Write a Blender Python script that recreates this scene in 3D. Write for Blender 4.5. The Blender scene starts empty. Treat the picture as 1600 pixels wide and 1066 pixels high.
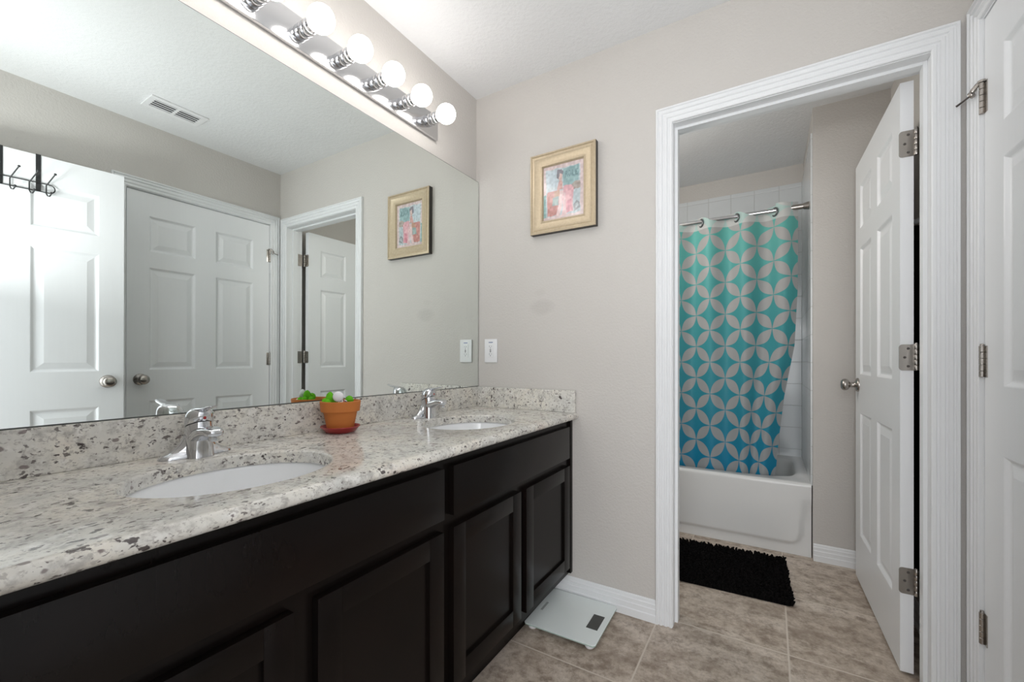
import bpy, bmesh, math, random
from math import sin, cos, pi, radians as R
from mathutils import Vector, Matrix
random.seed(7)
S = bpy.context.scene
COL = S.collection

# ---------------------------------------------------------------- camera
cam_d = bpy.data.cameras.new('camera')
cam_d.sensor_width = 36.0
cam_d.lens = 663.24 / 1600 * 36
cam_d.shift_y = 28.88 / 1600
cam_d.clip_start = 0.01
cam = bpy.data.objects.new('camera', cam_d)
cam.location = (1.3113, -1.8014, 1.081)
cam.rotation_euler = (R(90), 0, 0.5457)
COL.objects.link(cam)
S.camera = cam

# ---------------------------------------------------------------- world, lights, exposure
S.view_settings.view_transform = 'Standard'
S.view_settings.look = 'None'
S.view_settings.exposure = 0.63
S.view_settings.gamma = 1.0
S.view_settings.use_curve_mapping = False
W = bpy.data.worlds.new('world'); S.world = W
W.use_nodes = True
W.node_tree.nodes['Background'].inputs[0].default_value = (0.95, 0.97, 1.0, 1)
W.node_tree.nodes['Background'].inputs[1].default_value = 1.4


def area_light(name, loc, rot, sx, sy, power, color):
    l = bpy.data.lights.new(name, 'AREA')
    l.shape = 'RECTANGLE'; l.size = sx; l.size_y = sy; l.energy = power; l.color = color
    o = bpy.data.objects.new(name, l); COL.objects.link(o)
    o.location = loc; o.rotation_euler = rot
    return o


# unseen fill light added behind the entry doorway to brighten the rooms
area_light('doorway_fill', (1.68, -3.3, 1.5), (R(90), 0, R(4)), 1.2, 1.9, 21, (0.97, 0.985, 1.0))
# the photographer's flash, held at the camera and bounced off the ceiling
area_light('bounced_flash', (1.32, -1.74, 1.46), (R(180 - 14), 0, 0), 0.22, 0.22, 6.8, (0.98, 0.99, 1.0))
pl_d = bpy.data.lights.new('tub_room_fill', 'POINT'); pl_d.energy = 9.4; pl_d.shadow_soft_size = 0.12; pl_d.color = (1.0, 0.97, 0.93)  # added fill light without a fixture, brightens the tub room
pl_o = bpy.data.objects.new('tub_room_fill', pl_d); pl_o.location = (0.40, 0.36, 1.85); COL.objects.link(pl_o)
BULB_L = 6.9

# ---------------------------------------------------------------- node helpers


class NT:
    def __init__(s, name):
        s.m = bpy.data.materials.new(name); s.m.use_nodes = True
        s.t = s.m.node_tree; s.b = s.t.nodes['Principled BSDF']

    def n(s, typ, inp=None, **kw):
        x = s.t.nodes.new(typ)
        for k, v in kw.items(): setattr(x, k, v)
        for k, v in (inp or {}).items():
            if hasattr(v, 'is_linked'): s.t.links.new(v, x.inputs[k])
            else: x.inputs[k].default_value = v
        return x

    def link(s, a, b): s.t.links.new(a, b)

    def math(s, op, a, b=None, c=None):
        x = s.t.nodes.new('ShaderNodeMath'); x.operation = op
        for i, v in enumerate((a, b, c)):
            if v is None: continue
            if hasattr(v, 'is_linked'): s.t.links.new(v, x.inputs[i])
            else: x.inputs[i].default_value = v
        return x.outputs[0]

    def mix(s, fac, a, b, blend='MIX'):
        x = s.t.nodes.new('ShaderNodeMix'); x.data_type = 'RGBA'; x.blend_type = blend
        for i, v in ((0, fac), (6, a), (7, b)):
            if hasattr(v, 'is_linked'): s.t.links.new(v, x.inputs[i])
            else: x.inputs[i].default_value = v if not isinstance(v, tuple) or len(v) == 4 else (*v, 1)
        return x.outputs[2]

    def ramp(s, fac, stops, interp='LINEAR'):
        x = s.t.nodes.new('ShaderNodeValToRGB'); x.color_ramp.interpolation = interp
        s.t.links.new(fac, x.inputs[0])
        e = x.color_ramp.elements
        while len(e) < len(stops): e.new(0.5)
        for k, (p, c) in zip(e, stops):
            k.position = p; k.color = (c, c, c, 1) if not isinstance(c, tuple) else (*c, 1)
        return x.outputs[0]

    def coord(s, which='Object'): return s.t.nodes.new('ShaderNodeTexCoord').outputs[which]

    def noise(s, vec, scale, detail=4, rough=0.5):
        x = s.t.nodes.new('ShaderNodeTexNoise'); s.t.links.new(vec, x.inputs['Vector'])
        x.inputs['Scale'].default_value = scale; x.inputs['Detail'].default_value = detail
        x.inputs['Roughness'].default_value = rough
        return x.outputs[0]

    def bump(s, height, strength, dist=0.01):
        x = s.t.nodes.new('ShaderNodeBump'); x.inputs['Strength'].default_value = strength
        x.inputs['Distance'].default_value = dist
        s.t.links.new(height, x.inputs['Height']); s.t.links.new(x.outputs[0], s.b.inputs['Normal'])

    def base(s, v):
        if hasattr(v, 'is_linked'): s.t.links.new(v, s.b.inputs['Base Color'])
        else: s.b.inputs['Base Color'].default_value = (*v, 1)

    def set(s, rough=None, metal=None, spec=None):
        if rough is not None:
            if hasattr(rough, 'is_linked'): s.t.links.new(rough, s.b.inputs['Roughness'])
            else: s.b.inputs['Roughness'].default_value = rough
        if metal is not None: s.b.inputs['Metallic'].default_value = metal
        if spec is not None: s.b.inputs['Specular IOR Level'].default_value = spec
        return s.m


def plain(name, col, rough=0.5, metal=0.0, spec=0.5, var=0.04):
    t = NT(name)
    n = t.noise(t.coord(), 9, 3)
    lo = tuple(c * (1 - var) for c in col); hi = tuple(min(1, c * (1 + var)) for c in col)
    t.base(t.mix(n, lo, hi))
    return t.set(rough, metal, spec)


# ---------------------------------------------------------------- materials
M = {}


def wall_paint(name, stain=False):
    t = NT(name); c = t.coord()
    n = t.noise(c, 3, 3)
    col = t.mix(n, (0.575, 0.548, 0.518), (0.605, 0.578, 0.547))
    if stain:      # two soft grey smudges on the paint
        for (x, z, sx, sz, k) in ((0.385, 1.330, .075, .043, .10), (0.375, 1.40, .035, .02, .04)):
            sep = t.n('ShaderNodeSeparateXYZ', {0: c})
            dx = t.math('DIVIDE', t.math('SUBTRACT', sep.outputs[0], x), sx)
            dz = t.math('DIVIDE', t.math('SUBTRACT', sep.outputs[2], z), sz)
            rr = t.math('ADD', t.math('MULTIPLY', dx, dx), t.math('MULTIPLY', dz, dz))
            rr = t.math('ADD', rr, t.math('MULTIPLY', t.math('SUBTRACT', t.noise(c, 22, 4), 0.5), 0.9))
            f = t.ramp(rr, [(0.25, k), (1.0, 0.0)])
            col = t.mix(f, col, (0.12, 0.11, 0.10))
    t.base(col)
    h = t.noise(c, 95, 4, 0.6)
    t.bump(t.ramp(h, [(0.38, 0.0), (0.62, 1.0)]), 0.22, 0.004)
    return t.set(0.62, 0, 0.3)


M['wall'] = wall_paint('greige wall paint')
M['wall_b'] = wall_paint('greige wall paint with smudge', True)

t = NT('textured ceiling paint'); c = t.coord()
t.base(t.mix(t.noise(c, 4, 2), (0.77, 0.775, 0.78), (0.81, 0.815, 0.82)))
t.bump(t.ramp(t.noise(c, 62, 5, 0.65), [(0.36, 0.0), (0.64, 1.0)]), 0.22, 0.006)
M['ceil'] = t.set(0.8, 0, 0.2)

M['trim'] = plain('white semi gloss trim paint', (0.80, 0.81, 0.82), 0.33, 0, 0.45, 0.015)
t = NT('white door paint'); c = t.coord()
mp = t.n('ShaderNodeMapping', {'Vector': c, 'Scale': (90, 90, 4)})
t.base(t.mix(t.noise(mp.outputs[0], 1.0, 4), (0.83, 0.84, 0.855), (0.855, 0.865, 0.88)))
t.bump(t.noise(mp.outputs[0], 1.0, 5), 0.06, 0.003)
M['door'] = t.set(0.36, 0, 0.45)

# floor: large stone look tiles with pale grout
t = NT('beige stone look floor tile'); c = t.coord()
sep = t.n('ShaderNodeSeparateXYZ', {0: c})
PT = 0.457
gx = t.math('DIVIDE', t.math('SUBTRACT', sep.outputs[0], -0.001), PT)
gy = t.math('DIVIDE', t.math('SUBTRACT', sep.outputs[1], 0.050), PT)
dx = t.math('ABSOLUTE', t.math('SUBTRACT', t.math('FRACT', t.math('ADD', gx, 0.5)), 0.5))
dy = t.math('ABSOLUTE', t.math('SUBTRACT', t.math('FRACT', t.math('ADD', gy, 0.5)), 0.5))
dm = t.math('MINIMUM', dx, dy)
grout = t.ramp(dm, [(0.0055, 1.0), (0.0085, 0.0)])
cell = t.n('ShaderNodeCombineXYZ', {0: t.math('FLOOR', gx), 1: t.math('FLOOR', gy)})
wn = t.n('ShaderNodeTexWhiteNoise', {'Vector': cell.outputs[0]}, noise_dimensions='3D')
off = t.n('ShaderNodeVectorMath', {0: wn.outputs[1]}, operation='SCALE'); off.inputs['Scale'].default_value = 9.0
vec = t.n('ShaderNodeVectorMath', {0: c, 1: off.outputs[0]}, operation='ADD').outputs[0]
mp = t.n('ShaderNodeMapping', {'Vector': vec, 'Scale': (1.0, 2.6, 1.0)})
big = t.noise(mp.outputs[0], 3.2, 6, 0.62)
mid = t.noise(vec, 21, 7, 0.72)
fine = t.noise(vec, 70, 4, 0.7)
col = t.ramp(big, [(0.30, (0.33, 0.262, 0.208)), (0.50, (0.50, 0.42, 0.345)), (0.70, (0.66, 0.575, 0.495))])
col = t.mix(t.ramp(mid, [(0.36, 0.85), (0.53, 0.0)]), col, (0.235, 0.178, 0.135))
col = t.mix(t.ramp(mid, [(0.55, 0.0), (0.70, 0.6)]), col, (0.74, 0.66, 0.58))
col = t.mix(t.ramp(fine, [(0.36, 0.35), (0.5, 0.0)]), col, (0.24, 0.18, 0.14))
col = t.mix(grout, col, (0.64, 0.565, 0.485))
t.base(col)
t.bump(t.math('SUBTRACT', t.math('MULTIPLY', mid, 0.25), grout), 0.25, 0.004)
M['floor'] = t.set(0.42, 0, 0.4)

# granite
t = NT('speckled cream granite'); c = t.coord()
big = t.noise(c, 7, 4, 0.6)
col = t.ramp(big, [(0.30, (0.60, 0.595, 0.565)), (0.46, (0.70, 0.68, 0.63)), (0.60, (0.76, 0.725, 0.65)), (0.74, (0.72, 0.63, 0.565))])
m1 = t.noise(c, 34, 5, 0.65)
col = t.mix(t.ramp(m1, [(0.34, 0.75), (0.50, 0.0)]), col, (0.38, 0.36, 0.335))
m2 = t.noise(t.n('ShaderNodeMapping', {'Vector': c, 'Location': (3.1, 1.7, 5.2)}).outputs[0], 42, 4, 0.6)
col = t.mix(t.ramp(m2, [(0.54, 0.0), (0.70, 0.85)]), col, (0.82, 0.80, 0.765))
wv = t.n('ShaderNodeTexNoise', {'Vector': c, 'Scale': 45.0, 'Detail': 3.0})
warp = t.n('ShaderNodeVectorMath', {0: wv.outputs[1]}, operation='SCALE'); warp.inputs['Scale'].default_value = 0.011
wvec = t.n('ShaderNodeVectorMath', {0: c, 1: warp.outputs[0]}, operation='ADD').outputs[0]


def flecks(scale, thr, size, stretch=(1, 1, 1), loc=(0, 0, 0)):
    mp = t.n('ShaderNodeMapping', {'Vector': wvec, 'Scale': stretch, 'Location': loc})
    v = t.n('ShaderNodeTexVoronoi', {'Vector': mp.outputs[0], 'Scale': scale})
    pick = t.n('ShaderNodeSeparateColor', {0: v.outputs['Color']})
    on = t.math('GREATER_THAN', pick.outputs[0], thr)
    sz = t.math('MULTIPLY', t.math('ADD', pick.outputs[1], 0.35), size)
    near = t.math('SUBTRACT', 1.0, t.math('SMOOTH_MIN', t.math('DIVIDE', v.outputs['Distance'], sz), 1.0, 0.25))
    return t.math('MULTIPLY', on, t.ramp(near, [(0.12, 0.0), (0.42, 1.0)]))




def blots(scale, lo, hi, stretch, loc, clus=0.30):
    mp = t.n('ShaderNodeMapping', {'Vector': wvec, 'Scale': stretch, 'Location': loc})
    a_ = t.noise(mp.outputs[0], scale, 3, 0.55)
    c_ = t.math('SUBTRACT', t.noise(mp.outputs[0], scale * 0.22, 2, 0.5), 0.5)
    return t.ramp(t.math('MULTIPLY_ADD', c_, clus, a_), [(lo, 0.0), (hi, 1.0)])


col = t.mix(t.math('MULTIPLY', blots(170, .565, .64, (1, .75, 1), (4, 2, 1)), 0.55), col, (0.33, 0.30, 0.275))
col = t.mix(t.math('MULTIPLY', blots(115, .615, .655, (1, .6, 1), (1, 7, 3)), 0.85), col, (0.115, 0.095, 0.09))
col = t.mix(t.math('MULTIPLY', blots(75, .655, .69, (1, .65, 1), (9, 3, 8), .36), 0.92), col, (0.05, 0.036, 0.036))
col = t.mix(t.math('MULTIPLY', flecks(80, 0.955, 0.46, (1, .7, 1), (5.3, 1.4, 3.2)), 0.7), col, (0.10, 0.055, 0.058))
t.base(col)
M['granite'] = t.set(0.16, 0, 0.5)

# espresso cabinet wood
t = NT('espresso stained wood'); c = t.coord()
mp = t.n('ShaderNodeMapping', {'Vector': c, 'Scale': (40, 40, 2.2)})
g = t.noise(mp.outputs[0], 1.0, 5, 0.6)
b2 = t.noise(c, 5, 3)
col = t.mix(g, (0.0035, 0.0026, 0.0023), (0.0070, 0.0050, 0.0042))
col = t.mix(t.ramp(b2, [(0.45, 0.0), (0.75, 0.6)]), col, (0.0095, 0.0052, 0.0040))
t.base(col)
t.bump(g, 0.008, 0.001)
M['wood'] = t.set(0.25, 0, 0.16)

M['chrome'] = plain('polished chrome', (0.66, 0.67, 0.69), 0.09, 1.0, 0.5, 0.01)
M['brushed'] = plain('mirror finish fixture plate', (0.64, 0.64, 0.65), 0.13, 1.0, 0.5, 0.01)
M['nickel'] = plain('satin nickel', (0.42, 0.39, 0.36), 0.27, 1.0, 0.5, 0.03)
M['gunmetal'] = plain('dark grey grommet', (0.16, 0.165, 0.17), 0.35, 0.8, 0.5, 0.03)
M['screw'] = plain('dark screw recess', (0.10, 0.09, 0.085), 0.4, 1.0, 0.5, 0.03)
M['dark'] = plain('black painted steel', (0.020, 0.021, 0.022), 0.4, 0.3, 0.5, 0.03)
M['void'] = plain('dark duct interior', (0.06, 0.062, 0.062), 0.9, 0, 0.1)
M['porcelain'] = plain('white porcelain', (0.94, 0.95, 0.96), 0.09, 0, 0.5, 0.005)
M['tub'] = plain('white enamelled tub', (0.74, 0.74, 0.73), 0.2, 0, 0.5, 0.01)
M['plastic'] = plain('white plastic', (0.82, 0.82, 0.83), 0.35, 0, 0.5, 0.01)
M['blue_ink'] = plain('blue printed mark', (0.10, 0.16, 0.34), 0.5)
M['slot'] = plain('grey slot', (0.18, 0.18, 0.18), 0.6)
M['terracotta'] = plain('orange terracotta', (0.56, 0.185, 0.045), 0.62, 0, 0.25, 0.1)
M['red'] = plain('red glazed clay', (0.36, 0.026, 0.026), 0.28, 0, 0.5, 0.08)
M['cactus'] = plain('bright green felt', (0.15, 0.52, 0.025), 0.9, 0, 0.1, 0.25)
M['soil'] = plain('tan pebble soil', (0.30, 0.17, 0.08), 0.9, 0, 0.1, 0.3)
M['white_felt'] = plain('white craft pebble', (0.82, 0.82, 0.84), 0.6, 0, 0.3, 0.03)
t = NT('speckled pebble'); v = t.n('ShaderNodeTexVoronoi', {'Vector': t.coord(), 'Scale': 230.0})
sc = t.n('ShaderNodeSeparateColor', {0: v.outputs['Color']})
t.base(t.ramp(sc.outputs[0], [(0.30, (0.03, 0.03, 0.03)), (0.34, (0.8, 0.78, 0.74)), (0.8, (0.8, 0.78, 0.74)), (0.84, (0.45, 0.12, 0.08))], 'CONSTANT'))
M['speckle'] = t.set(0.5)
t = NT('champagne gilt frame'); c = t.coord()
g = t.noise(t.n('ShaderNodeMapping', {'Vector': c, 'Scale': (30, 30, 30)}).outputs[0], 3.0, 5)
t.base(t.mix(g, (0.45, 0.36, 0.24), (0.62, 0.52, 0.375)))
M['gilt'] = t.set(0.42, 0.35, 0.5)
M['frame_side'] = plain('dark bronze frame edge', (0.035, 0.030, 0.026), 0.4, 0, 0.4, 0.1)
t = NT('art print')
at = t.n('ShaderNodeAttribute', attribute_name='print_colour')
t.base(at.outputs['Color']); M['print'] = t.set(0.18, 0, 0.5)
M['scale_glass'] = plain('pale green tempered glass', (0.87, 0.93, 0.915), 0.07, 0, 0.5, 0.01)
M['scale_edge'] = plain('green glass edge', (0.42, 0.52, 0.47), 0.12, 0, 0.5, 0.01)
M['lcd'] = plain('dark grey display', (0.060, 0.062, 0.058), 0.25, 0, 0.5, 0.02)
M['greymark'] = plain('grey printed mark', (0.40, 0.44, 0.43), 0.4)
M['mat'] = plain('black chenille pile', (0.0055, 0.0050, 0.0050), 0.95, 0, 0.05, 0.3)
t = NT('black terry cloth'); c = t.coord()
t.base(t.mix(t.noise(c, 60, 3), (0.010, 0.009, 0.008), (0.020, 0.017, 0.015)))
t.bump(t.noise(c, 300, 2), 0.4, 0.004); M['terry'] = t.set(0.95, 0, 0.05)
t = NT('silvered mirror glass')
t.base((0.845, 0.89, 0.865)); M['mirror'] = t.set(0.0, 1.0)
M['mirror_edge'] = plain('dark mirror edge', (0.10, 0.11, 0.105), 0.3, 0, 0.5)
t = NT('lit opal bulb glass')
t.base((0.9, 0.88, 0.85))
t.b.inputs['Emission Color'].default_value = (1.0, 0.965, 0.93, 1)
t.b.inputs['Emission Strength'].default_value = BULB_L
M['bulb'] = t.set(0.2)

# white square wall tile
t = NT('white glazed wall tile'); uv = t.coord('UV')
sp = t.n('ShaderNodeSeparateXYZ', {0: uv})
TL = 0.152
e = []
for k in (0, 1):
    q = t.math('DIVIDE', sp.outputs[k], TL)
    e.append(t.math('ABSOLUTE', t.math('SUBTRACT', t.math('FRACT', t.math('ADD', q, 0.5)), 0.5)))
gr = t.ramp(t.math('MINIMUM', e[0], e[1]), [(0.008, 1.0), (0.018, 0.0)])
t.base(t.mix(gr, (0.66, 0.68, 0.69), (0.53, 0.54, 0.54)))
t.bump(t.math('SUBTRACT', 1.0, gr), 0.3, 0.003)
M['tile'] = t.set(0.14, 0, 0.5)

# shower curtain: interlocking petal print on a teal to blue fade, in cloth UV metres
t = NT('petal print curtain'); uv = t.coord('UV')
sp = t.n('ShaderNodeSeparateXYZ', {0: uv})
u, v = sp.outputs[0], sp.outputs[1]
A = 0.1405
sa = t.math('DIVIDE', t.math('ADD', u, v), A * math.sqrt(2))
ta = t.math('DIVIDE', t.math('SUBTRACT', u, v), A * math.sqrt(2))


def petal(p, q):
    d = t.math('ABSOLUTE', t.math('SUBTRACT', t.math('FRACT', t.math('ADD', p, 0.5)), 0.5))
    f = t.math('SINE', t.math('MULTIPLY', t.math('FRACT', q), pi))
    w = t.math('MULTIPLY', t.math('POWER', f, 0.95), 0.228)
    w = t.math('SUBTRACT', w, 0.012)
    return t.math('SUBTRACT', w, d)


pet = t.math('MAXIMUM', petal(sa, ta), petal(ta, sa))
pf = t.ramp(t.math('MULTIPLY_ADD', pet, 10.0, 0.5), [(0.45, 0.0), (0.55, 1.0)])
vz = t.math('DIVIDE', t.math('ADD', v, 1.760), 2.0)
gnd = t.ramp(vz, [(0.20, (0.005, 0.215, 0.385)), (0.42, (0.032, 0.270, 0.352)), (0.70, (0.062, 0.335, 0.345)), (0.96, (0.135, 0.46, 0.41))])
pc = t.ramp(vz, [(0.25, (0.345, 0.365, 0.375)), (0.95, (0.43, 0.42, 0.412))])
col = t.mix(pf, gnd, pc)
band = t.math('MULTIPLY', t.math('GREATER_THAN', v, 0.145), 0.60)
col = t.mix(band, col, (0.66, 0.68, 0.66))
t.base(col)
wv = t.noise(t.coord(), 500, 2)
t.bump(wv, 0.05, 0.001)
tr = t.n('ShaderNodeBsdfTranslucent', {'Color': col})
ms = t.n('ShaderNodeMixShader', {0: 0.18, 1: t.b.outputs[0], 2: tr.outputs[0]})
t.link(ms.outputs[0], t.t.nodes['Material Output'].inputs[0])
M['curtain'] = t.set(0.45, 0, 0.3)

# ---------------------------------------------------------------- mesh helpers


def B(): return bmesh.new()


def box(bm, x0, x1, y0, y1, z0, z1, bev=0.0, mi=0):
    vs = [bm.verts.new(p) for p in ((x0, y0, z0), (x1, y0, z0), (x1, y1, z0), (x0, y1, z0),
                                    (x0, y0, z1), (x1, y0, z1), (x1, y1, z1), (x0, y1, z1))]
    fs = [bm.faces.new([vs[i] for i in q]) for q in ((3, 2, 1, 0), (4, 5, 6, 7), (0, 1, 5, 4), (1, 2, 6, 5), (2, 3, 7, 6), (3, 0, 4, 7))]
    for f in fs: f.material_index = mi
    if bev > 0:
        es = list({e for f in fs for e in f.edges})
        r = bmesh.ops.bevel(bm, geom=es, offset=bev, segments=2, affect='EDGES', profile=0.6)
        for f in r['faces']: f.material_index = mi
    return bm


def rings(bm, loops, closed=True, cap0=True, cap1=True, mi=0):
    """quads between successive rings of points"""
    vr = [[bm.verts.new(p) for p in l] for l in loops]
    n = len(vr[0])
    for a, b in zip(vr, vr[1:]):
        for i in range(n if closed else n - 1):
            j = (i + 1) % n
            f = bm.faces.new((a[i], a[j], b[j], b[i])); f.material_index = mi
    if cap0 and closed: bm.faces.new(list(reversed(vr[0]))).material_index = mi
    if cap1 and closed: bm.faces.new(vr[-1]).material_index = mi
    return vr


def lathe(bm, prof, origin=(0, 0, 0), axis=(0, 0, 1), n=32, sx=1.0, sy=1.0, mi=0, cap0=True, cap1=True):
    ax = Vector(axis).normalized()
    q = Vector((0, 0, 1)).rotation_difference(ax)
    o = Vector(origin)
    L = []
    for r, h in prof:
        L.append([o + q @ Vector((r * sx * cos(2 * pi * k / n), r * sy * sin(2 * pi * k / n), h)) for k in range(n)])
    return rings(bm, L, True, cap0, cap1, mi)


def tube(bm, pts, r, n=10, mi=0, closed=False):
    pts = [Vector(p) for p in pts]
    rr = r if isinstance(r, (list, tuple)) else [r] * len(pts)
    L = []; up = None
    for i, p in enumerate(pts):
        if closed:
            d = pts[(i + 1) % len(pts)] - pts[i - 1]
        else:
            d = pts[min(i + 1, len(pts) - 1)] - pts[max(i - 1, 0)]
        d.normalize()
        if up is None: up = d.orthogonal().normalized()
        up = (up - d * up.dot(d)).normalized()
        sd = d.cross(up)
        L.append([p + rr[i] * (up * cos(2 * pi * k / n) + sd * sin(2 * pi * k / n)) for k in range(n)])
    if closed:
        L.append(L[0])
        rings(bm, L, True, False, False, mi)
        bmesh.ops.remove_doubles(bm, verts=bm.verts, dist=1e-6)
    else:
        rings(bm, L, True, True, True, mi)
    return bm


def ball(bm, c, r, sx=1, sy=1, sz=1, n=20, m=12):
    prof = [(max(1e-5, sin(pi * k / m)) * r, -cos(pi * k / m) * r * sz) for k in range(m + 1)]
    lathe(bm, prof, c, n=n, sx=sx, sy=sy)


def obj(name, bm, mat, parent=None, smooth=None, loc=None, recalc=True):
    me = bpy.data.meshes.new(name)
    if recalc: bmesh.ops.recalc_face_normals(bm, faces=bm.faces)
    bm.to_mesh(me); bm.free()
    for m in (mat if isinstance(mat, (list, tuple)) else [mat]): me.materials.append(m)
    if smooth is not None:
        for p in me.polygons: p.use_smooth = True
        me.set_sharp_from_angle(angle=R(smooth))
    o = bpy.data.objects.new(name, me); COL.objects.link(o)
    if loc is not None: o.location = loc
    if parent is not None: o.parent = parent
    return o


def tag(o, label, cat, group=None, kind=None):
    o['label'] = label; o['category'] = cat
    if group: o['group'] = group
    if kind: o['kind'] = kind
    return o


def empty(name, loc, rz=0.0):
    o = bpy.data.objects.new(name, None); COL.objects.link(o)
    o.location = loc; o.rotation_euler = (0, 0, rz); o.empty_display_size = 0.1
    return o


def struct(name, bm, mat, label, cat, parent=None, smooth=None):
    o = obj(name, bm, mat, parent, smooth)
    o['kind'] = 'structure'
    if parent is None: o['label'] = label; o['category'] = cat
    return o


# ================================================================= room shell
XW = 1.83            # right wall
YF = -1.77           # front wall
YT = 1.76            # far wall behind the tub
YA = 1.00            # tub front
XA = 1.51            # right end of tub alcove
ZC = 2.44

bm = B(); box(bm, -0.12, 1.98, YF - .13, 1.9, -0.10, 0.0)
struct('floor', bm, M['floor'], 'beige stone look tile floor running through both rooms', 'floor')
bm = B(); box(bm, -0.12, 1.98, YF - .12, 1.9, ZC, ZC + 0.1)
struct('ceiling', bm, M['ceil'], 'white textured ceiling', 'ceiling')
bm = B(); box(bm, -0.12, 0, YF - .12, 1.9, 0, ZC)
struct('wall_left', bm, M['wall'], 'greige wall behind the mirror and vanity', 'wall')
bm = B()
box(bm, 0, .961, 0, .115, 0, ZC); box(bm, 1.757, XW, 0, .115, 0, ZC); box(bm, .961, 1.757, 0, .115, 2.051, ZC)
struct('wall_back', bm, M['wall_b'], 'greige wall with the framed picture and tub room doorway', 'wall')
bm = B()
box(bm, XW, 1.98, YF - .12, -.900, 0, ZC); box(bm, XW, 1.98, -.060, 1.9, 0, ZC); box(bm, XW, 1.98, -.900, -.060, 2.064, ZC)
struct('wall_right', bm, M['wall'], 'greige wall with the closed closet door', 'wall')
bm = B()
box(bm, 0, .9455, YF - .115, YF, 0, ZC); box(bm, 1.7945, XW, YF - .115, YF, 0, ZC); box(bm, .9455, 1.7945, YF - .115, YF, 2.065, ZC)
struct('wall_front', bm, M['wall'], 'greige wall with the entry doorway', 'wall')
bm = B(); box(bm, 0, XW, YT, 1.9, 0, ZC)
struct('wall_tub_back', bm, M['wall'], 'greige wall strip above the tub tile', 'wall')
bm = B(); box(bm, XA, XW, YA, YT, 0, ZC)
struct('wall_alcove', bm, M['wall'], 'greige wall end beside the tub', 'wall')


def tile_slab(name, x0, x1, y0, y1, z0, z1, face, label):
    bm = B(); box(bm, x0, x1, y0, y1, z0, z1, 0.002)
    uvl = bm.loops.layers.uv.new('UVMap')
    for f in bm.faces:
        for l in f.loops:
            p = l.vert.co
            l[uvl].uv = ((p.y if face == 'x' else p.x), p.z)
    struct(name, bm, M['tile'], label, 'wall tile')


tile_slab('wall_tile_right', XA - .009, XA, YA + .012, YT, .395, 2.31, 'x', 'white wall tile on the right end of the tub alcove')
tile_slab('wall_tile_back', .009, XA - .009, YT - .009, YT, .395, 2.31, 'y', 'white wall tile behind the shower curtain')
tile_slab('wall_tile_left', 0, .009, YA + .012, YT, .395, 2.31, 'x', 'white wall tile on the left end of the tub alcove')

# baseboards ------------------------------------------------------------
BB = [(0, 0), (.0155, 0), (.0155, .030), (.0115, .0335), (.0115, .050), (.0125, .0525), (.0090, .0575), (.0085, .068), (.0095, .0705), (.0055, .0765), (.0050, .084), (.003, .0885), (0, .090)]


def baseboard(name, p, q, nrm, label):
    bm = B(); p = Vector(p); q = Vector(q); n = Vector(nrm)
    rings(bm, [[a + n * w + Vector((0, 0, h)) for w, h in BB] for a in (p, q)])
    struct(name, bm, M['trim'], label, 'baseboard', smooth=15)


baseboard('baseboard_back', (.455, -.0005, 0), (.913, -.0005, 0), (0, -1, 0), 'white baseboard between vanity and tub room door')
baseboard('baseboard_alcove', (XA + .002, YA - .0005, 0), (XW, YA - .0005, 0), (0, -1, 0), 'white baseboard beside the bathtub')
baseboard('baseboard_right', (XW - .0005, .20, 0), (XW - .0005, YA - .015, 0), (-1, 0, 0), 'white baseboard behind the open tub room door')

# door casings ------------------------------------------------------------
CAS = [(0, .0), (0, .008), (.003, .0105), (.011, .0105), (.0135, .0072), (.018, .0072), (.021, .0122), (.030, .0122), (.0325, .0092), (.037, .0092), (.040, .0146), (.047, .0146), (.0495, .0118), (.0535, .0118), (.056, .017), (.0615, .017), (.0635, .015), (.0635, 0)]


def casing(name, org, ax, nrm, w, h, label):
    """three mitred lengths around an opening: org = floor point at the left inner edge, ax = along the wall"""
    bm = B(); o = Vector(org); a = Vector(ax); n = Vector(nrm); z = Vector((0, 0, 1))
    L = []
    for (s, e, sx, ez) in ((0, 0, -1, 0), (0, h, -1, 1), (w, h, 1, 1), (w, 0, 1, 0)):
        L.append([o + a * (s + sx * d) + z * (e + ez * d) + n * tt for d, tt in CAS])
    rings(bm, L)
    return struct(name, bm, M['trim'], label, 'door casing', smooth=30)


def jamb(parent, org, ax, nin, w, h, depth, stop0, stop1):
    """lining boards and stop strips, ax along the wall, nin into the wall"""
    o = Vector(org); a = Vector(ax); n = Vector(nin)

    def slab(bm, s0, s1, d0, d1, z0, z1):
        q = [o + a * s + n * d for s in (s0, s1) for d in (d0, d1)]
        box(bm, min(p.x for p in q), max(p.x for p in q), min(p.y for p in q), max(p.y for p in q), z0, z1, .0008)
    T = .0145
    bm = B(); slab(bm, -T, 0, 0, depth, 0, h + T); j1 = obj('jamb', bm, M['trim'], parent)
    bm = B(); slab(bm, w, w + T, 0, depth, 0, h + T); obj('jamb', bm, M['trim'], parent)
    bm = B(); slab(bm, 0, w, 0, depth, h, h + T); obj('head_jamb', bm, M['trim'], parent)
    bm = B(); K = .011
    slab(bm, 0, K, stop0, stop1, 0, h); slab(bm, w - K, w, stop0, stop1, 0, h); slab(bm, K, w - K, stop0, stop1, h - K, h)
    obj('door_stop_strip', bm, M['trim'], parent)


# tub room doorway in the back wall
c1 = casing('trim_1', (.9765, 0, 0), (1, 0, 0), (0, -1, 0), .7615, 2.036, 'white fluted casing around the tub room doorway')
c1['label'] = 'white fluted casing around the open tub room doorway'
jamb(c1, (.978, -.0005, 0), (1, 0, 0), (0, 1, 0), .763, 2.034, .116, .040, .077)
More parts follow.
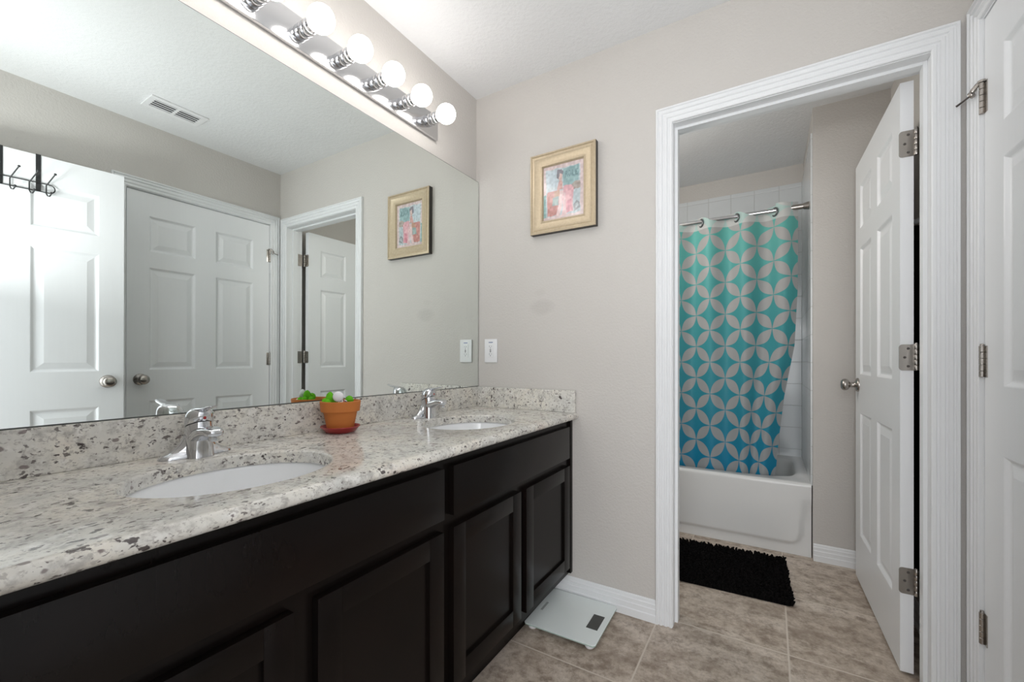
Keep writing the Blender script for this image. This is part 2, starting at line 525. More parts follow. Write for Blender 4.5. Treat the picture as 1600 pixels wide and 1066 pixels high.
# closet door in the right wall
c2 = casing('trim_2', (XW, -.0745, 0), (0, -1, 0), (-1, 0, 0), .811, 2.052, 'white fluted casing around the closed closet door')
jamb(c2, (XW - .0005, -.0765, 0), (0, -1, 0), (1, 0, 0), .807, 2.048, .12, .042, .085)
# entry doorway
c3 = casing('trim_3', (1.785, YF - .115, 0), (-1, 0, 0), (0, -1, 0), .832, 2.052, 'white fluted casing around the entry doorway')
jamb(c3, (.960, YF, 0), (1, 0, 0), (0, -1, 0), .820, 2.05, .115, .042, .08)

# ================================================================= doors


def panel_face(bm, w, z0, z1, panels, y, sgn):
    """one face of a six panel door, sgn=-1 faces -y; recess goes inward"""
    xs = sorted({0, w} | {p[0] for p in panels} | {p[1] for p in panels})
    zs = sorted({z0, z1} | {p[2] for p in panels} | {p[3] for p in panels})
    V = {}

    def v(x, z, d=0.0):
        k = (round(x, 5), round(z, 5), round(d, 5))
        if k not in V: V[k] = bm.verts.new((x, y - sgn * d, z))
        return V[k]
    for i in range(len(xs) - 1):
        for j in range(len(zs) - 1):
            xm, zm = (xs[i] + xs[i + 1]) / 2, (zs[j] + zs[j + 1]) / 2
            if any(p[0] < xm < p[1] and p[2] < zm < p[3] for p in panels): continue
            bm.faces.new((v(xs[i], zs[j]), v(xs[i + 1], zs[j]), v(xs[i + 1], zs[j + 1]), v(xs[i], zs[j + 1])))
    for (a, b, c, d) in panels:
        prev = None
        for ins, dep in ((0, 0), (.003, .0015), (.010, .0085), (.0135, .010), (.018, .010), (.043, .0035), (.0445, .0030)):
            cur = [v(a + ins, c + ins, dep), v(b - ins, c + ins, dep), v(b - ins, d - ins, dep), v(a + ins, d - ins, dep)]
            if prev:
                for k in range(4):
                    bm.faces.new((prev[k], prev[(k + 1) % 4], cur[(k + 1) % 4], cur[k]))
            prev = cur
        bm.faces.new(prev)
    return [v(0, z0), v(w, z0), v(w, z1), v(0, z1)]


def door_leaf(name, w, z0, z1, cols, rows, T=.035):
    bm = B()
    P = [(a, b, c, d) for a, b in cols for c, d in rows]
    # all the boundary points on the outline of both faces, so that edges close
    xs = sorted({0, w} | {q for c in cols for q in c}); zs = sorted({z0, z1} | {q for r in rows for q in r})
    panel_face(bm, w, z0, z1, P, 0, -1)
    panel_face(bm, w, z0, z1, P, T, 1)
    out = [(x, z0) for x in xs] + [(w, z) for z in zs[1:]] + [(x, z1) for x in reversed(xs[:-1])] + [(0, z) for z in reversed(zs[1:-1])]
    rings(bm, [[(x, 0, z) for x, z in out], [(x, T, z) for x, z in out]], True, False, False)
    bmesh.ops.remove_doubles(bm, verts=bm.verts, dist=1e-5)
    o = obj(name, bm, M['door'])
    o['kind'] = 'structure'
    return o


ROWS = [(.24, .828), (1.010, 1.611), (1.705, 1.912)]


def knob(parent, x, z, y, side):
    """satin ball knob; side -1 sticks out of the y=0 face, +1 out of the other"""
    bm = B(); ax = (0, side, 0)
    lathe(bm, [(.0005, 0), (.033, 0), (.033, .004), (.030, .009), (.016, .012), (.0125, .018), (.0118, .030), (.014, .034), (.022, .038), (.0275, .046), (.0285, .054), (.026, .062), (.019, .067), (.009, .069), (.0005, .0695)], (x, y, z), ax, 36)
    obj('door_knob', bm, M['nickel'], parent, 50)


def plate(bm, x0, x1, z0, z1, y0, y1, rad, left=True):
    """flat hinge plate with two rounded corners, in the xz plane"""
    pts = []
    for (cx, cz, a0) in ((x0 + rad, z1 - rad, 90), (x0 + rad, z0 + rad, 180)):
        for k in range(7):
            a = R(a0 + k * 15); pts.append((cx + rad * cos(a), cz + rad * sin(a)))
    pts += [(x1, z0), (x1, z1)]
    rings(bm, [[(x, y, z) for x, z in pts] for y in (y0, y1)])


# --- door_1: tub room door, opened into the tub room ------------------------
d1 = door_leaf('door_1', .755, .012, 2.03, [(.10, .325), (.43, .655)], ROWS)
tag(d1, 'white six panel door standing open into the tub room', 'door', kind='structure')
ang1 = math.atan2(.767, -.017)
d1.location = (1.694, .137, 0); d1.rotation_euler = (0, 0, ang1)
# local +y points towards -x of the world here, so flip: face seen from the room is local y=0..T mirrored
d1.scale = (1, -1, 1)
knob(d1, .755 - .062, .958, 0, -1); knob(d1, .755 - .062, .958, .035, 1)
inv = None
for hz in (1.817, 1.088, .325):
    h = B()
    # leaf on the hinge edge (local x = 0), facing out of the edge
    pts = []
    for (cy, cz, a0) in ((.0005 + .010, hz + .0445 - .010, 90), (.0005 + .010, hz - .0445 + .010, 180)):
        for k in range(7):
            a = R(a0 + k * 15); pts.append((cy + .010 * cos(a), cz + .010 * sin(a)))
    pts += [(.040, hz - .0445), (.040, hz + .0445)]
    rings(h, [[(x, y - .004, z) for y, z in pts] for x in (-.0022, -.0002)])
    # knuckle barrel in five segments
    for k in range(5):
        z0 = hz - .0445 + k * .0178
        lathe(h, [(.0003, z0 + .0004), (.0058, z0 + .0004), (.0062, z0 + .001), (.0062, z0 + .0168), (.0058, z0 + .0174), (.0003, z0 + .0174)], (-.006, .0405, 0), n=14)
    lathe(h, [(.0003, hz + .0447), (.0048, hz + .0447), (.0040, hz + .049), (.0003, hz + .050)], (-.006, .0405, 0), n=14)
    ho = obj('hinge', h, M['nickel'], d1, 40)
    for (sy, sz) in ((.0205, .030), (.0115, 0), (.0205, -.030)):
        s = B(); lathe(s, [(.0003, 0), (.0042, 0), (.0042, .0006), (.0030, .0009), (.0012, .0003), (.0003, .0003)], (-.0022, sy, hz + sz), (-1, 0, 0), 14)
        obj('screw', s, M['screw'], ho)
# leaves on the jamb of the tub room door
for hz in (1.817, 1.088, .325):
    h = B()
    box(h, 1.7392, 1.7408, .080, .1155, hz - .0445, hz + .0445, .0004)
    ho = obj('jamb_hinge_leaf', h, M['nickel'], c1)

# --- door_2: closed closet door in the right wall ---------------------------
W2 = .801
d2 = door_leaf('door_2', W2, .012, 2.044, [(.112, .348), (.463, .699)], ROWS)
tag(d2, 'closed white six panel closet door in the right wall', 'door', kind='structure')
d2.location = (XW + .002, -.0795, 0); d2.rotation_euler = (0, 0, R(-90))
# local x -> world -y ; local y -> world +x
knob(d2, W2 - .062, .955, 0, -1)
for i, hz in enumerate((1.822, 1.075, .318)):
    h = B()
    for k in range(5):
        z0 = hz - .0445 + k * .0178
        lathe(h, [(.0003, z0 + .0004), (.0058, z0 + .0004), (.0064, z0 + .001), (.0064, z0 + .0168), (.0058, z0 + .0174), (.0003, z0 + .0174)], (-.001, -.0055, 0), n=14)
    # tips of both leaves, folded into the gap
    box(h, .002, .0185, -.0016, .0005, hz - .0445, hz + .0445, .0003)
    lathe(h, [(.0003, hz + .0447), (.0050, hz + .0447), (.0042, hz + .050), (.0003, hz + .051)], (-.001, -.0055, 0), n=14)
    ho = obj('hinge', h, M['nickel'], d2, 40)
# hinge pin door stop on the top hinge
hz = 1.822
h = B()
lathe(h, [(.0003, 0), (.0095, 0), (.0095, .006), (.0003, .006)], (-.001, -.0055, hz + .0450), n=18)
tube(h, [(-.001, -.0055, hz + .049), (-.008, -.012, hz + .044), (-.016, -.020, hz + .034), (-.019, -.024, hz + .024)], [.0062, .0068, .0066, .0060], 10)
lathe(h, [(.0003, 0), (.0085, 0), (.0098, .003), (.0098, .008), (.0003, .009)], (-.011, -.020, hz + .024), (-.6, -.55, -.25), n=16)
st = obj('hinge_pin_door_stop', h, M['nickel'], d2, 40)
h = B(); tube(h, [(-.016, -.024, hz + .022), (-.027, -.036, hz + .015), (-.038, -.048, hz + .009)], [.0026, .0026, .0030], 10)
obj('stop_rod', h, M['screw'], st, 40)

# --- door_3: entry door, open against the right wall --------------------------
W3 = .8185
d3 = door_leaf('door_3', W3, .012, 2.046, [(.140, .376), (.487, .723)], ROWS)
tag(d3, 'white six panel entry door swung open in front of the closet door', 'door', kind='structure')
dv = Vector((1.663 - 1.772, -.94 + 1.752, 0)).normalized()
d3.location = (1.772, -1.752, 0); d3.rotation_euler = (0, 0, math.atan2(dv.y, dv.x))
d3.scale = (1, -1, 1)
knob(d3, W3 - .062, .957, 0, -1); knob(d3, W3 - .062, .957, .035, 1)
h = B(); box(h, W3 - .0002, W3 + .0014, .005, .030, .930, .988, .0004)
obj('latch_plate', h, M['nickel'], d3)
for hz in (1.822, 1.075, .318):
    h = B()
    lathe(h, [(.0003, hz - .0445), (.0062, hz - .0445), (.0062, hz + .0445), (.0003, hz + .0445)], (-.004, .040, 0), n=14)
    box(h, -.0018, -.0002, .006, .038, hz - .0445, hz + .0445, .0003)
    obj('hinge', h, M['nickel'], d3, 40)

# over the door hook rack; local frame of door_3: x along the leaf, y=0 face towards the mirror, out of the face = -y
rack = empty('hook_rack', (0, 0, 0))
rack.matrix_world = Matrix.Translation(d3.location) @ Matrix.Rotation(d3.rotation_euler.z, 4, 'Z')
tag(rack, 'black wire coat hook rack hung over the top of the open entry door', 'hook rack')
# mirrored door: out of the face is +y in the rack frame


def rk(x, out, z): return (x, out, z)


for i, sx in enumerate((.396, .513)):
    h = B()
    path = [(.0008, 1.872), (.0008, 2.0475), (-.0362, 2.0475), (-.0362, 2.005)]
    tk = .0016
    L = []
    for (o_, z_), (do, dz) in zip(path, ((1, 0), (1, 1), (-1, 1), (-1, 0))):
        L.append([(sx - .0085, o_, z_), (sx + .0085, o_, z_), (sx + .0085, o_ + do * tk, z_ + dz * tk), (sx - .0085, o_ + do * tk, z_ + dz * tk)])
    rings(h, L)
    obj('strap', h, M['dark'], rack)
h = B()
x0, x1, zr, rr = .16, .547, 1.893, .020
loop = [rk(x, .006, zr + rr) for x in (x0, .3, .42, x1)]
loop += [rk(x1 + rr * sin(R(a)), .006, zr + rr * cos(R(a))) for a in range(15, 180, 15)]
loop += [rk(x, .006, zr - rr) for x in (x1, .42, .3, x0)]
loop += [rk(x0 - rr * sin(R(a)), .006, zr - rr * cos(R(a))) for a in range(15, 180, 15)]
tube(h, loop, .0025, 8, closed=True)
obj('wire_loop', h, M['dark'], rack, 60)
for sx in (.190, .248, .307, .366, .425, .484, .538):
    h = B()
    tube(h, [rk(sx + .026, .066, 1.953), rk(sx + .012, .044, 1.926), rk(sx, .011, 1.905), rk(sx, .011, 1.868), rk(sx + .004, .015, 1.856), rk(sx + .010, .026, 1.853), rk(sx + .014, .034, 1.862), rk(sx + .015, .037, 1.868)], .0026, 8)
    ball(h, rk(sx + .026, .066, 1.953), .0052, n=10, m=8)
    ball(h, rk(sx + .015, .037, 1.868), .0048, n=10, m=8)
    obj('hook', h, M['dark'], rack, 60)

# ================================================================= vanity
van = empty('vanity_cabinet', (0, 0, 0))
tag(van, 'long espresso stained double vanity cabinet under the granite countertop', 'cabinet')
XF = .530
YL = YF + .003
h = B()
FT = .019
# face frame: rails and stiles
box(h, XF - FT, XF, YL, -.001, .755, .8085); box(h, XF - FT, XF, YL, -.001, .110, .175); box(h, XF - FT, XF, YL, -.001, .590, .660)
for a, b in ((-.070, -.001), (-.915, -.850), (YL, -1.690), (-1.345, -1.272), (-.498, -.430)):
    box(h, XF - FT, XF - .0005, a, b, .110, .8085)
obj('face_frame', h, M['wood'], van)
h = B(); box(h, .003, XF - FT, -.019, -.001, .110, .8085); box(h, .003, XF - FT, YL, YL + .018, .110, .8085); box(h, .003, XF - FT, -.892, -.874, .12, .62); box(h, .003, XF - FT, YL + .018, -.019, .110, .126)
box(h, .003, .012, YL + .018, -.019, .126, .8085)
obj('carcass', h, M['wood'], van)
h = B(); box(h, XF - .001, XF + .012, -.022, -.001, .112, .8085, .002)
obj('filler_strip', h, M['wood'], van)
h = B(); box(h, .445, .458, YL, -.001, 0, .110)
obj('toe_kick', h, M['wood'], van)
for (a, b) in ((-.863, -.049), (-1.712, -.902)):
    h = B(); box(h, XF + .0005, XF + .0195, a, b, .640, .781, .0026)
    obj('drawer_front', h, M['wood'], van, 30)


def shaker(a, b, z0, z1):
    fw = .056; x0, x1 = XF + .0005, XF + .0195
    h = B()
    box(h, x0, x1, a, a + fw, z0, z1, .0015); box(h, x0, x1, b - fw, b, z0, z1, .0015)
    box(h, x0, x1, a + fw, b - fw, z1 - fw, z1, .0015); box(h, x0, x1, a + fw, b - fw, z0, z0 + fw, .0015)
    d = obj('cabinet_door', h, M['wood'], van, 30)
    h = B(); box(h, x0 + .003, x1 - .0095, a + fw - .004, b - fw + .004, z0 + fw - .004, z1 - fw + .004)
    obj('recessed_panel', h, M['wood'], d)


for a, b in ((-.444, -.049), (-.863, -.482), (-1.284, -.905), (-1.712, -1.333)): shaker(a, b, .150, .607)

# countertop with two oval cut outs ------------------------------------------
ZT, ZB = .840, .8095
SX, SAX, SAY = .315, .165, .198
SINKS = (-.478, -1.317)
h = B()


def top_region(y0, y1, cy, x0=.0015, x1=.553):
    cx = SX
    angs = sorted([2 * pi * k / 96 for k in range(96)] + [math.atan2(yy - cy, xx - cx) % (2 * pi) for xx in (x0, x1) for yy in (y0, y1)])
    angs = [a for i, a in enumerate(angs) if i == 0 or a - angs[i - 1] > 1e-6]

    def rim(a, k=0.0):
        return cx + (SAX + k) * cos(a), cy + (SAY + k) * sin(a)

    def edge(a):
        ca, sa_ = cos(a), sin(a); tt = []
        px, py = cx, cy
        if ca > 1e-9: tt.append((x1 - px) / ca)
        if ca < -1e-9: tt.append((x0 - px) / ca)
        if sa_ > 1e-9: tt.append((y1 - py) / sa_)
        if sa_ < -1e-9: tt.append((y0 - py) / sa_)
        q = min(tt); return px + q * ca, py + q * sa_
    # use true polar angle for the rim as well so quads stay convex

    def rimp(a, k):
        q = 1 / math.sqrt((cos(a) / (SAX + k)) ** 2 + (sin(a) / (SAY + k)) ** 2)
        return cx + q * cos(a), cy + q * sin(a)
    lo = [[(*edge(a), ZT) for a in angs], [(*rimp(a, .006), ZT) for a in angs]]
    for kk in (25, 50, 75, 90):
        lo.append([(*rimp(a, .006 * (1 - sin(R(kk)))), ZT - .006 * (1 - cos(R(kk)))) for a in angs])
    lo.append([(*rimp(a, 0), ZB) for a in angs])
    lo.append([(*edge(a), ZB) for a in angs])
    rings(h, lo, True, False, False)


top_region(-.890, -.0012, SINKS[0]); top_region(YL, -.890, SINKS[1])
r = (ZT - ZB) / 2
prof = [(.553 + r * 1.15 * sin(R(a)), (ZT + ZB) / 2 + r * cos(R(a))) for a in range(0, 181, 12)]
rings(h, [[(x, y, z) for x, z in prof] for y in (-.0012, YL)], False, False, False)
bmesh.ops.remove_doubles(h, verts=h.verts, dist=1e-5)
ctop = obj('countertop', h, M['granite'], None, 35)
tag(ctop, 'speckled cream granite countertop with two oval sink cutouts on the dark vanity', 'countertop')
h = B(); box(h, .0012, .0205, YL, -.0012, ZT + .0003, .9405, .0015)
bs = obj('backsplash', h, M['granite'], ctop); bs['label'] = 'long granite backsplash under the mirror'
h = B(); box(h, .0208, .560, -.0205, -.0012, ZT + .0003, .9405, .0015)
bs = obj('backsplash', h, M['granite'], ctop); bs['label'] = 'short granite backsplash on the picture wall'

# sinks ------------------------------------------------------------------------


def sink(cy, label):
    s = empty('sink', (SX, cy, .66)); tag(s, label, 'sink', 'undermount sinks in the countertop')
    h = B()
    P = [(1.09, .1485), (1.075, .1490), (1.035, .1490), (1.03, .1485), (1.02, .140), (1.005, .115), (.96, .080), (.87, .045), (.72, .022), (.5, .009), (.25, .004), (.12, .002)]
    Q = [(.12, -.006), (.5, .001), (.74, .012), (.90, .036), (.99, .072), (1.03, .110), (1.045, .138), (1.09, .1435)]
    n = 64
    L = [[(SAX * q * cos(2 * pi * k / n), SAY * q * sin(2 * pi * k / n), z) for k in range(n)] for q, z in P + Q]
    rings(h, L, True, False, False)
    vr = h.verts[:]
    bmesh.ops.remove_doubles(h, verts=h.verts, dist=1e-6)
    obj('basin', h, M['porcelain'], s, 60)
    h = B(); lathe(h, [(.0005, .003), (.014, .003), (.016, .0055), (.022, .006), (.0235, .004), (.0235, .0005), (.0005, .0005)], n=28)
    obj('drain', h, M['chrome'], s, 40)


sink(SINKS[0], 'white oval undermount sink nearest the picture wall')
sink(SINKS[1], 'white oval undermount sink in the near left countertop')

# faucets ------------------------------------------------------------------------


def ellr(cx, z, rx, ry, n=40, p=2.0, tilt=0.0):
    out = []
    for k in range(n):
        a = 2 * pi * k / n
        c_, s_ = cos(a), sin(a)
        x = rx * math.copysign(abs(c_) ** (2 / p), c_); y = ry * math.copysign(abs(s_) ** (2 / p), s_)
        out.append((cx + x, y, z + tilt * x))
    return out


def faucet(cy, label):
    f = empty('faucet', (.084, cy, ZT)); tag(f, label, 'faucet', 'single handle chrome faucets')
    h = B()
    # swept wings of the base plate
    rings(h, [ellr(-.003, .0004, .0245, .0790, p=2.3), ellr(-.003, .005, .0245, .0790, p=2.3), ellr(-.003, .0095, .0230, .073, p=2.3),
              ellr(-.003, .013, .0215, .064), ellr(-.003, .018, .0205, .0540), ellr(-.002, .025, .0200, .0450), ellr(-.001, .034, .0200, .0375),
              ellr(0, .046, .0200, .0310), ellr(.002, .058, .0190, .0260), ellr(.004, .064, .0150, .0200)])
    # column
    rings(h, [ellr(.008, .0004, .0340, .0300, p=3.0), ellr(.008, .010, .0330, .0292, p=3.0), ellr(.0085, .025, .0318, .0282, p=2.8),
              ellr(.0095, .045, .0310, .0278, p=2.6, tilt=.12), ellr(.0105, .056, .0300, .0280, p=2.4, tilt=.28), ellr(.011, .068, .0285, .0283, p=2.1, tilt=.38), ellr(.011, .077, .0275, .028, tilt=.42), ellr(.011, .0775, .024, .024, tilt=.42)])
    obj('body', h, M['chrome'], f, 50)
    # spout
    h = B()

    def sec(x, z, hy, hz, ang):
        o = []
        for k in range(24):
            a = 2 * pi * k / 24
            c_, s_ = cos(a), sin(a)
            yy = hy * math.copysign(abs(c_) ** .75, c_); q = hz * math.copysign(abs(s_) ** .75, s_)
            o.append((x - q * sin(ang), yy, z + q * cos(ang)))
        return o
    rings(h, [sec(.006, .040, .026, .018, .75), sec(.024, .052, .0265, .0175, .60), sec(.040, .0600, .0258, .0155, .40), sec(.056, .0648, .0245, .0135, .20), sec(.072, .0668, .0230, .0120, .04), sec(.087, .0660, .0212, .0108, -.12), sec(.097, .0645, .0175, .0090, -.25), sec(.1025, .0630, .010, .005, -.3)])
    obj('spout', h, M['chrome'], f, 60)
    h = B(); lathe(h, [(.0003, 0), (.0095, 0), (.0105, .002), (.0105, .012), (.0003, .012)], (.086, 0, .0455), n=20)
    obj('aerator', h, M['chrome'], f, 40)
    # dome handle with lever
    h = B()
    rings(h, [ellr(.0115, .0785, .0260, .0270, tilt=.42), ellr(.0115, .0795, .0292, .0300, tilt=.42), ellr(.0125, .092, .0298, .0302, tilt=.32), ellr(.0140, .104, .0290, .0290, tilt=.2),
              ellr(.0150, .1125, .0258, .0255, tilt=.12), ellr(.0155, .1185, .0195, .0192, tilt=.08), ellr(.0155, .1213, .0105, .0105, tilt=.05), ellr(.0155, .1220, .002, .002)])
    hd = obj('handle', h, M['chrome'], f, 60)
    h = B()

    def lv(x, z, hy, hz): return [(x, hy * c_, z + hz * s_) for c_, s_ in ((cos(2 * pi * k / 16), sin(2 * pi * k / 16)) for k in range(16))]
    rings(h, [lv(.004, .1165, .013, .0035), lv(.020, .1190, .0175, .0045), lv(.036, .1200, .0160, .0040), lv(.052, .1215, .0140, .0034), lv(.068, .1245, .0128, .0030), lv(.081, .1278, .0110, .0026), lv(.0875, .1297, .005, .0014)])
    obj('lever', h, M['chrome'], hd, 60)
    h = B(); lathe(h, [(.0003, 0), (.0036, 0), (.0036, .0012), (.0003, .0016)], (.0412, 0, .098), (1, 0, -.1), 16)
    obj('temperature_mark', h, M['red'], hd)


faucet(-.470, 'chrome faucet behind the sink nearest the picture wall')
faucet(-1.302, 'chrome faucet behind the near left sink')

# potted cactus ------------------------------------------------------------------
PX, PY = .094, -.893
sa_ = B()
lathe(sa_, [(.0005, 0), (.040, 0), (.046, .002), (.058, .016), (.0625, .0195), (.0615, .0215), (.0575, .0205), (.048, .0075), (.0005, .006)], n=48)
sauc = obj('saucer', sa_, M['red'], None, 40, (PX, PY, ZT + .0006)); tag(sauc, 'red glazed plant saucer under the terracotta pot', 'saucer')
pot = empty('potted_cactus', (PX, PY, ZT + .0075)); tag(pot, 'small terracotta pot with green toy cactus standing on red saucer', 'potted plant')
h = B()
lathe(h, [(.0005, 0), (.0385, 0), (.0405, .001), (.0525, .0615), (.0530, .0625), (.0595, .0628), (.0605, .0640), (.0635, .0955), (.0625, .0970), (.0575, .0970), (.0565, .0955), (.0535, .083), (.0005, .0825)], n=56)
obj('pot', h, M['terracotta'], pot, 30)
h = B(); lathe(h, [(.0535, .0828), (.050, .0862), (.03, .0875), (.0005, .088)], n=32, cap0=False); obj('soil', h, M['soil'], pot, 60)


def cactus_ball(x, y, z, r, sz):
    h = B(); ball(h, (0, 0, 0), r, sz=sz, n=28, m=18)
    for v_ in h.verts:
        d = v_.co.normalized()
        v_.co += d * random.uniform(-.0012, .0012) * (r / .012)
    o = obj('cactus_pad', h, M['cactus'], pot, 80, (x, y, z))


for (x, y, z, r, sz) in ((-.018, -.026, .105, .0125, 1.75), (-.024, -.040, .095, .0105, 1.1), (-.008, -.044, .094, .0105, 1.0), (-.034, -.022, .094, .011, 1.1), (.022, .018, .0995, .0125, 1.05), (-.014, -.012, .094, .0105, .95)):
    cactus_ball(x, y, z, r, sz)
h = B(); ball(h, (0, 0, 0), .0168, sx=.55, sz=1, n=28, m=16)
wb = obj('white_disc', h, M['white_felt'], pot, 80, (.018, -.022, .1125)); wb.rotation_euler = (0, R(-8), R(-38)); wb['label'] = 'white round disc'
h = B(); ball(h, (0, 0, 0), .0115, sz=.8, n=20, m=12); obj('speckled_pebble', h, M['speckle'], pot, 80, (.030, -.010, .0935))
h = B(); ball(h, (0, 0, 0), .009, sz=.7, n=20, m=12); obj('speckled_pebble', h, M['speckle'], pot, 80, (.032, -.026, .091))

# mirror ------------------------------------------------------------------------
h = B(); box(h, .0008, .0128, YL + .01, -.0025, 0, 1.062)
mir = obj('mirror', h, M['mirror_edge'], loc=(0, 0, .9412)); mir.rotation_euler = (0, .003, 0); tag(mir, 'large frameless wall mirror above the backsplash', 'mirror')
h = B(); box(h, .0129, .0140, YL + .0125, -.005, .0025, 1.0595)
obj('mirror_glass', h, M['mirror'], mir)

# vanity light bar -----------------------------------------------------------------
ZL = 2.134
fx = empty('vanity_light', (0, -.92, ZL)); tag(fx, 'chrome bar light with a row of round globe bulbs above the mirror', 'light')
h = B(); box(h, .0008, .017, -.600, .600, -.054, .054, .003)
obj('backplate', h, M['brushed'], fx, 30)
sb = B(); lathe(sb, [(.0005, .0172), (.0235, .0172), (.0240, .018), (.0240, .044), (.0230, .0455), (.0240, .047), (.0240, .069), (.0225, .071), (.0205, .0715), (.0195, .083), (.0005, .083)], axis=(1, 0, 0), n=36)
sock_me = None
for k in range(8):
    y = .5275 - k * .1483
    if k == 0:
        so = obj('socket', sb, M['chrome'], fx, 40, (0, y, 0))
        bb = B(); lathe(bb, [(.0005, .082), (.0135, .082), (.0150, .085), (.0225, .0905), (.0305, .098), (.0365, .108), (.0395, .119), (.0400, .126), (.0385, .137), (.0340, .148), (.0265, .157), (.0165, .1632), (.0080, .1655), (.0005, .1660)], axis=(1, 0, 0), n=40)
        bo = obj('bulb', bb, M['bulb'], fx, 80, (0, y, 0))
    else:
        s2 = so.copy(); COL.objects.link(s2); s2.parent = fx; s2.location = (0, y, 0)
        b2 = bo.copy(); COL.objects.link(b2); b2.parent = fx; b2.location = (0, y, 0)

# framed picture ----------------------------------------------------------------------
pic = empty('framed_picture', (.500, -.001, 1.857)); tag(pic, 'gilt framed print of a woman in pink hanging on the back wall', 'picture')
HW, HH = .1625, .187
FP = [(0, 0), (0, .026), (.001, .030), (.008, .031), (.0095, .029), (.011, .0265), (.017, .0265), (.0185, .029), (.022, .029), (.028, .0255), (.046, .0200), (.052, .0205), (.054, .0225), (.058, .0225), (.0595, .019), (.063, .014), (.063, 0)]
h = B()
L = []
for sx, sz in ((-1, -1), (1, -1), (1, 1), (-1, 1), (-1, -1)):
    L.append([(sx * (HW - d), -tt, sz * (HH - d)) for d, tt in FP])
rings(h, L, True, False, False)
bmesh.ops.remove_doubles(h, verts=h.verts, dist=1e-6)
for f in h.faces:
    f.material_index = 1 if all(abs(abs(v_.co.x) - HW) < 1e-5 or abs(abs(v_.co.z) - HH) < 1e-5 for v_ in f.verts) and all(v_.co.y > -.0265 for v_ in f.verts) else 0
obj('frame', h, [M['gilt'], M['frame_side']], pic, 30)
# print: a generic painted figure in a pink dress on a teal and blue ground
PWid, PHei = .202, .250
NX, NZ = 110, 136


def inpoly(x, y, P):
    c_ = False
    for i in range(len(P)):
        x1, y1 = P[i]; x2, y2 = P[i - 1]
        if (y1 > y) != (y2 > y) and x < (x2 - x1) * (y - y1) / (y2 - y1) + x1: c_ = not c_
    return c_


def vnoise(x, y, s):
    def hsh(i, j): return (sin(i * 127.1 + j * 311.7 + s * 74.7) * 43758.5453) % 1.0
    i, j = math.floor(x), math.floor(y); fx_, fy_ = x - i, y - j
    fx_, fy_ = fx_ * fx_ * (3 - 2 * fx_), fy_ * fy_ * (3 - 2 * fy_)
    a = hsh(i, j) * (1 - fx_) + hsh(i + 1, j) * fx_; b = hsh(i, j + 1) * (1 - fx_) + hsh(i + 1, j + 1) * fx_
    return a * (1 - fy_) + b * fy_


def lin(c_): return tuple((q / 255 / 12.92) if q / 255 < .04045 else ((q / 255 + .055) / 1.055) ** 2.4 for q in c_)


SHAPES = [   # u across, v up, both 0..1
    ([(.07, .06), (.92, .06), (.92, .93), (.07, .93)], (186, 208, 216)),
    ([(.50, .58), (.88, .58), (.90, .93), (.50, .91)], (128, 176, 180)),
    ([(.10, .60), (.44, .58), (.46, .90), (.10, .90)], (190, 214, 226)),
    ([(.10, .07), (.40, .07), (.42, .52), (.10, .52)], (205, 128, 120)),
    ([(.22, .26), (.38, .24), (.40, .40), (.24, .40)], (140, 170, 168)),
    ([(.28, .40), (.42, .40), (.42, .52), (.28, .50)], (190, 140, 110)),
    ([(.0, .06), (.07, .06), (.07, .48), (.0, .48)], (120, 178, 176)),
    ([(.66, .48), (.92, .50), (.92, .62), (.80, .64), (.66, .56)], (160, 150, 140)),
    ([(.50, .07), (.74, .10), (.76, .52), (.68, .60), (.52, .58), (.48, .40)], (234, 168, 178)),
    ([(.55, .07), (.72, .12), (.70, .32), (.60, .30)], (222, 130, 148)),
    ([(.30, .03), (.42, .05), (.48, .28), (.50, .50), (.42, .50), (.40, .30)], (240, 204, 204)),
    ([(.46, .03), (.58, .06), (.56, .28), (.54, .46), (.50, .46), (.51, .28)], (238, 196, 200)),
    ([(.36, .52), (.50, .52), (.48, .66), (.44, .70), (.38, .66)], (206, 150, 142)),
    ([(.40, .68), (.46, .68), (.49, .80), (.46, .86), (.40, .86), (.38, .78)], (226, 188, 178)),
    ([(.34, .76), (.38, .72), (.41, .78), (.42, .84), (.49, .80), (.51, .86), (.46, .91), (.36, .90)], (110, 110, 122)),
    ([(.76, .10), (.90, .12), (.92, .22), (.84, .28), (.75, .22)], (130, 140, 146)),
    ([(.80, .15), (.88, .16), (.87, .23), (.81, .23)], (176, 192, 198)),
]
LET = {'R': ['110', '101', '110', '101', '101'], 'O': ['010', '101', '101', '101', '010'], 'L': ['100', '100', '100', '100', '111'], 'E': ['111', '100', '110', '100', '111']}
h = B()
V = [[h.verts.new(((i / NX - .5) * PWid, 0, (j / NZ - .5) * PHei)) for i in range(NX + 1)] for j in range(NZ + 1)]
for j in range(NZ):
    for i in range(NX): h.faces.new((V[j][i], V[j][i + 1], V[j + 1][i + 1], V[j + 1][i]))
pr = obj('print', h, M['print'], pic, None, (0, -.0125, 0))
ca = pr.data.color_attributes.new('print_colour', 'FLOAT_COLOR', 'POINT')
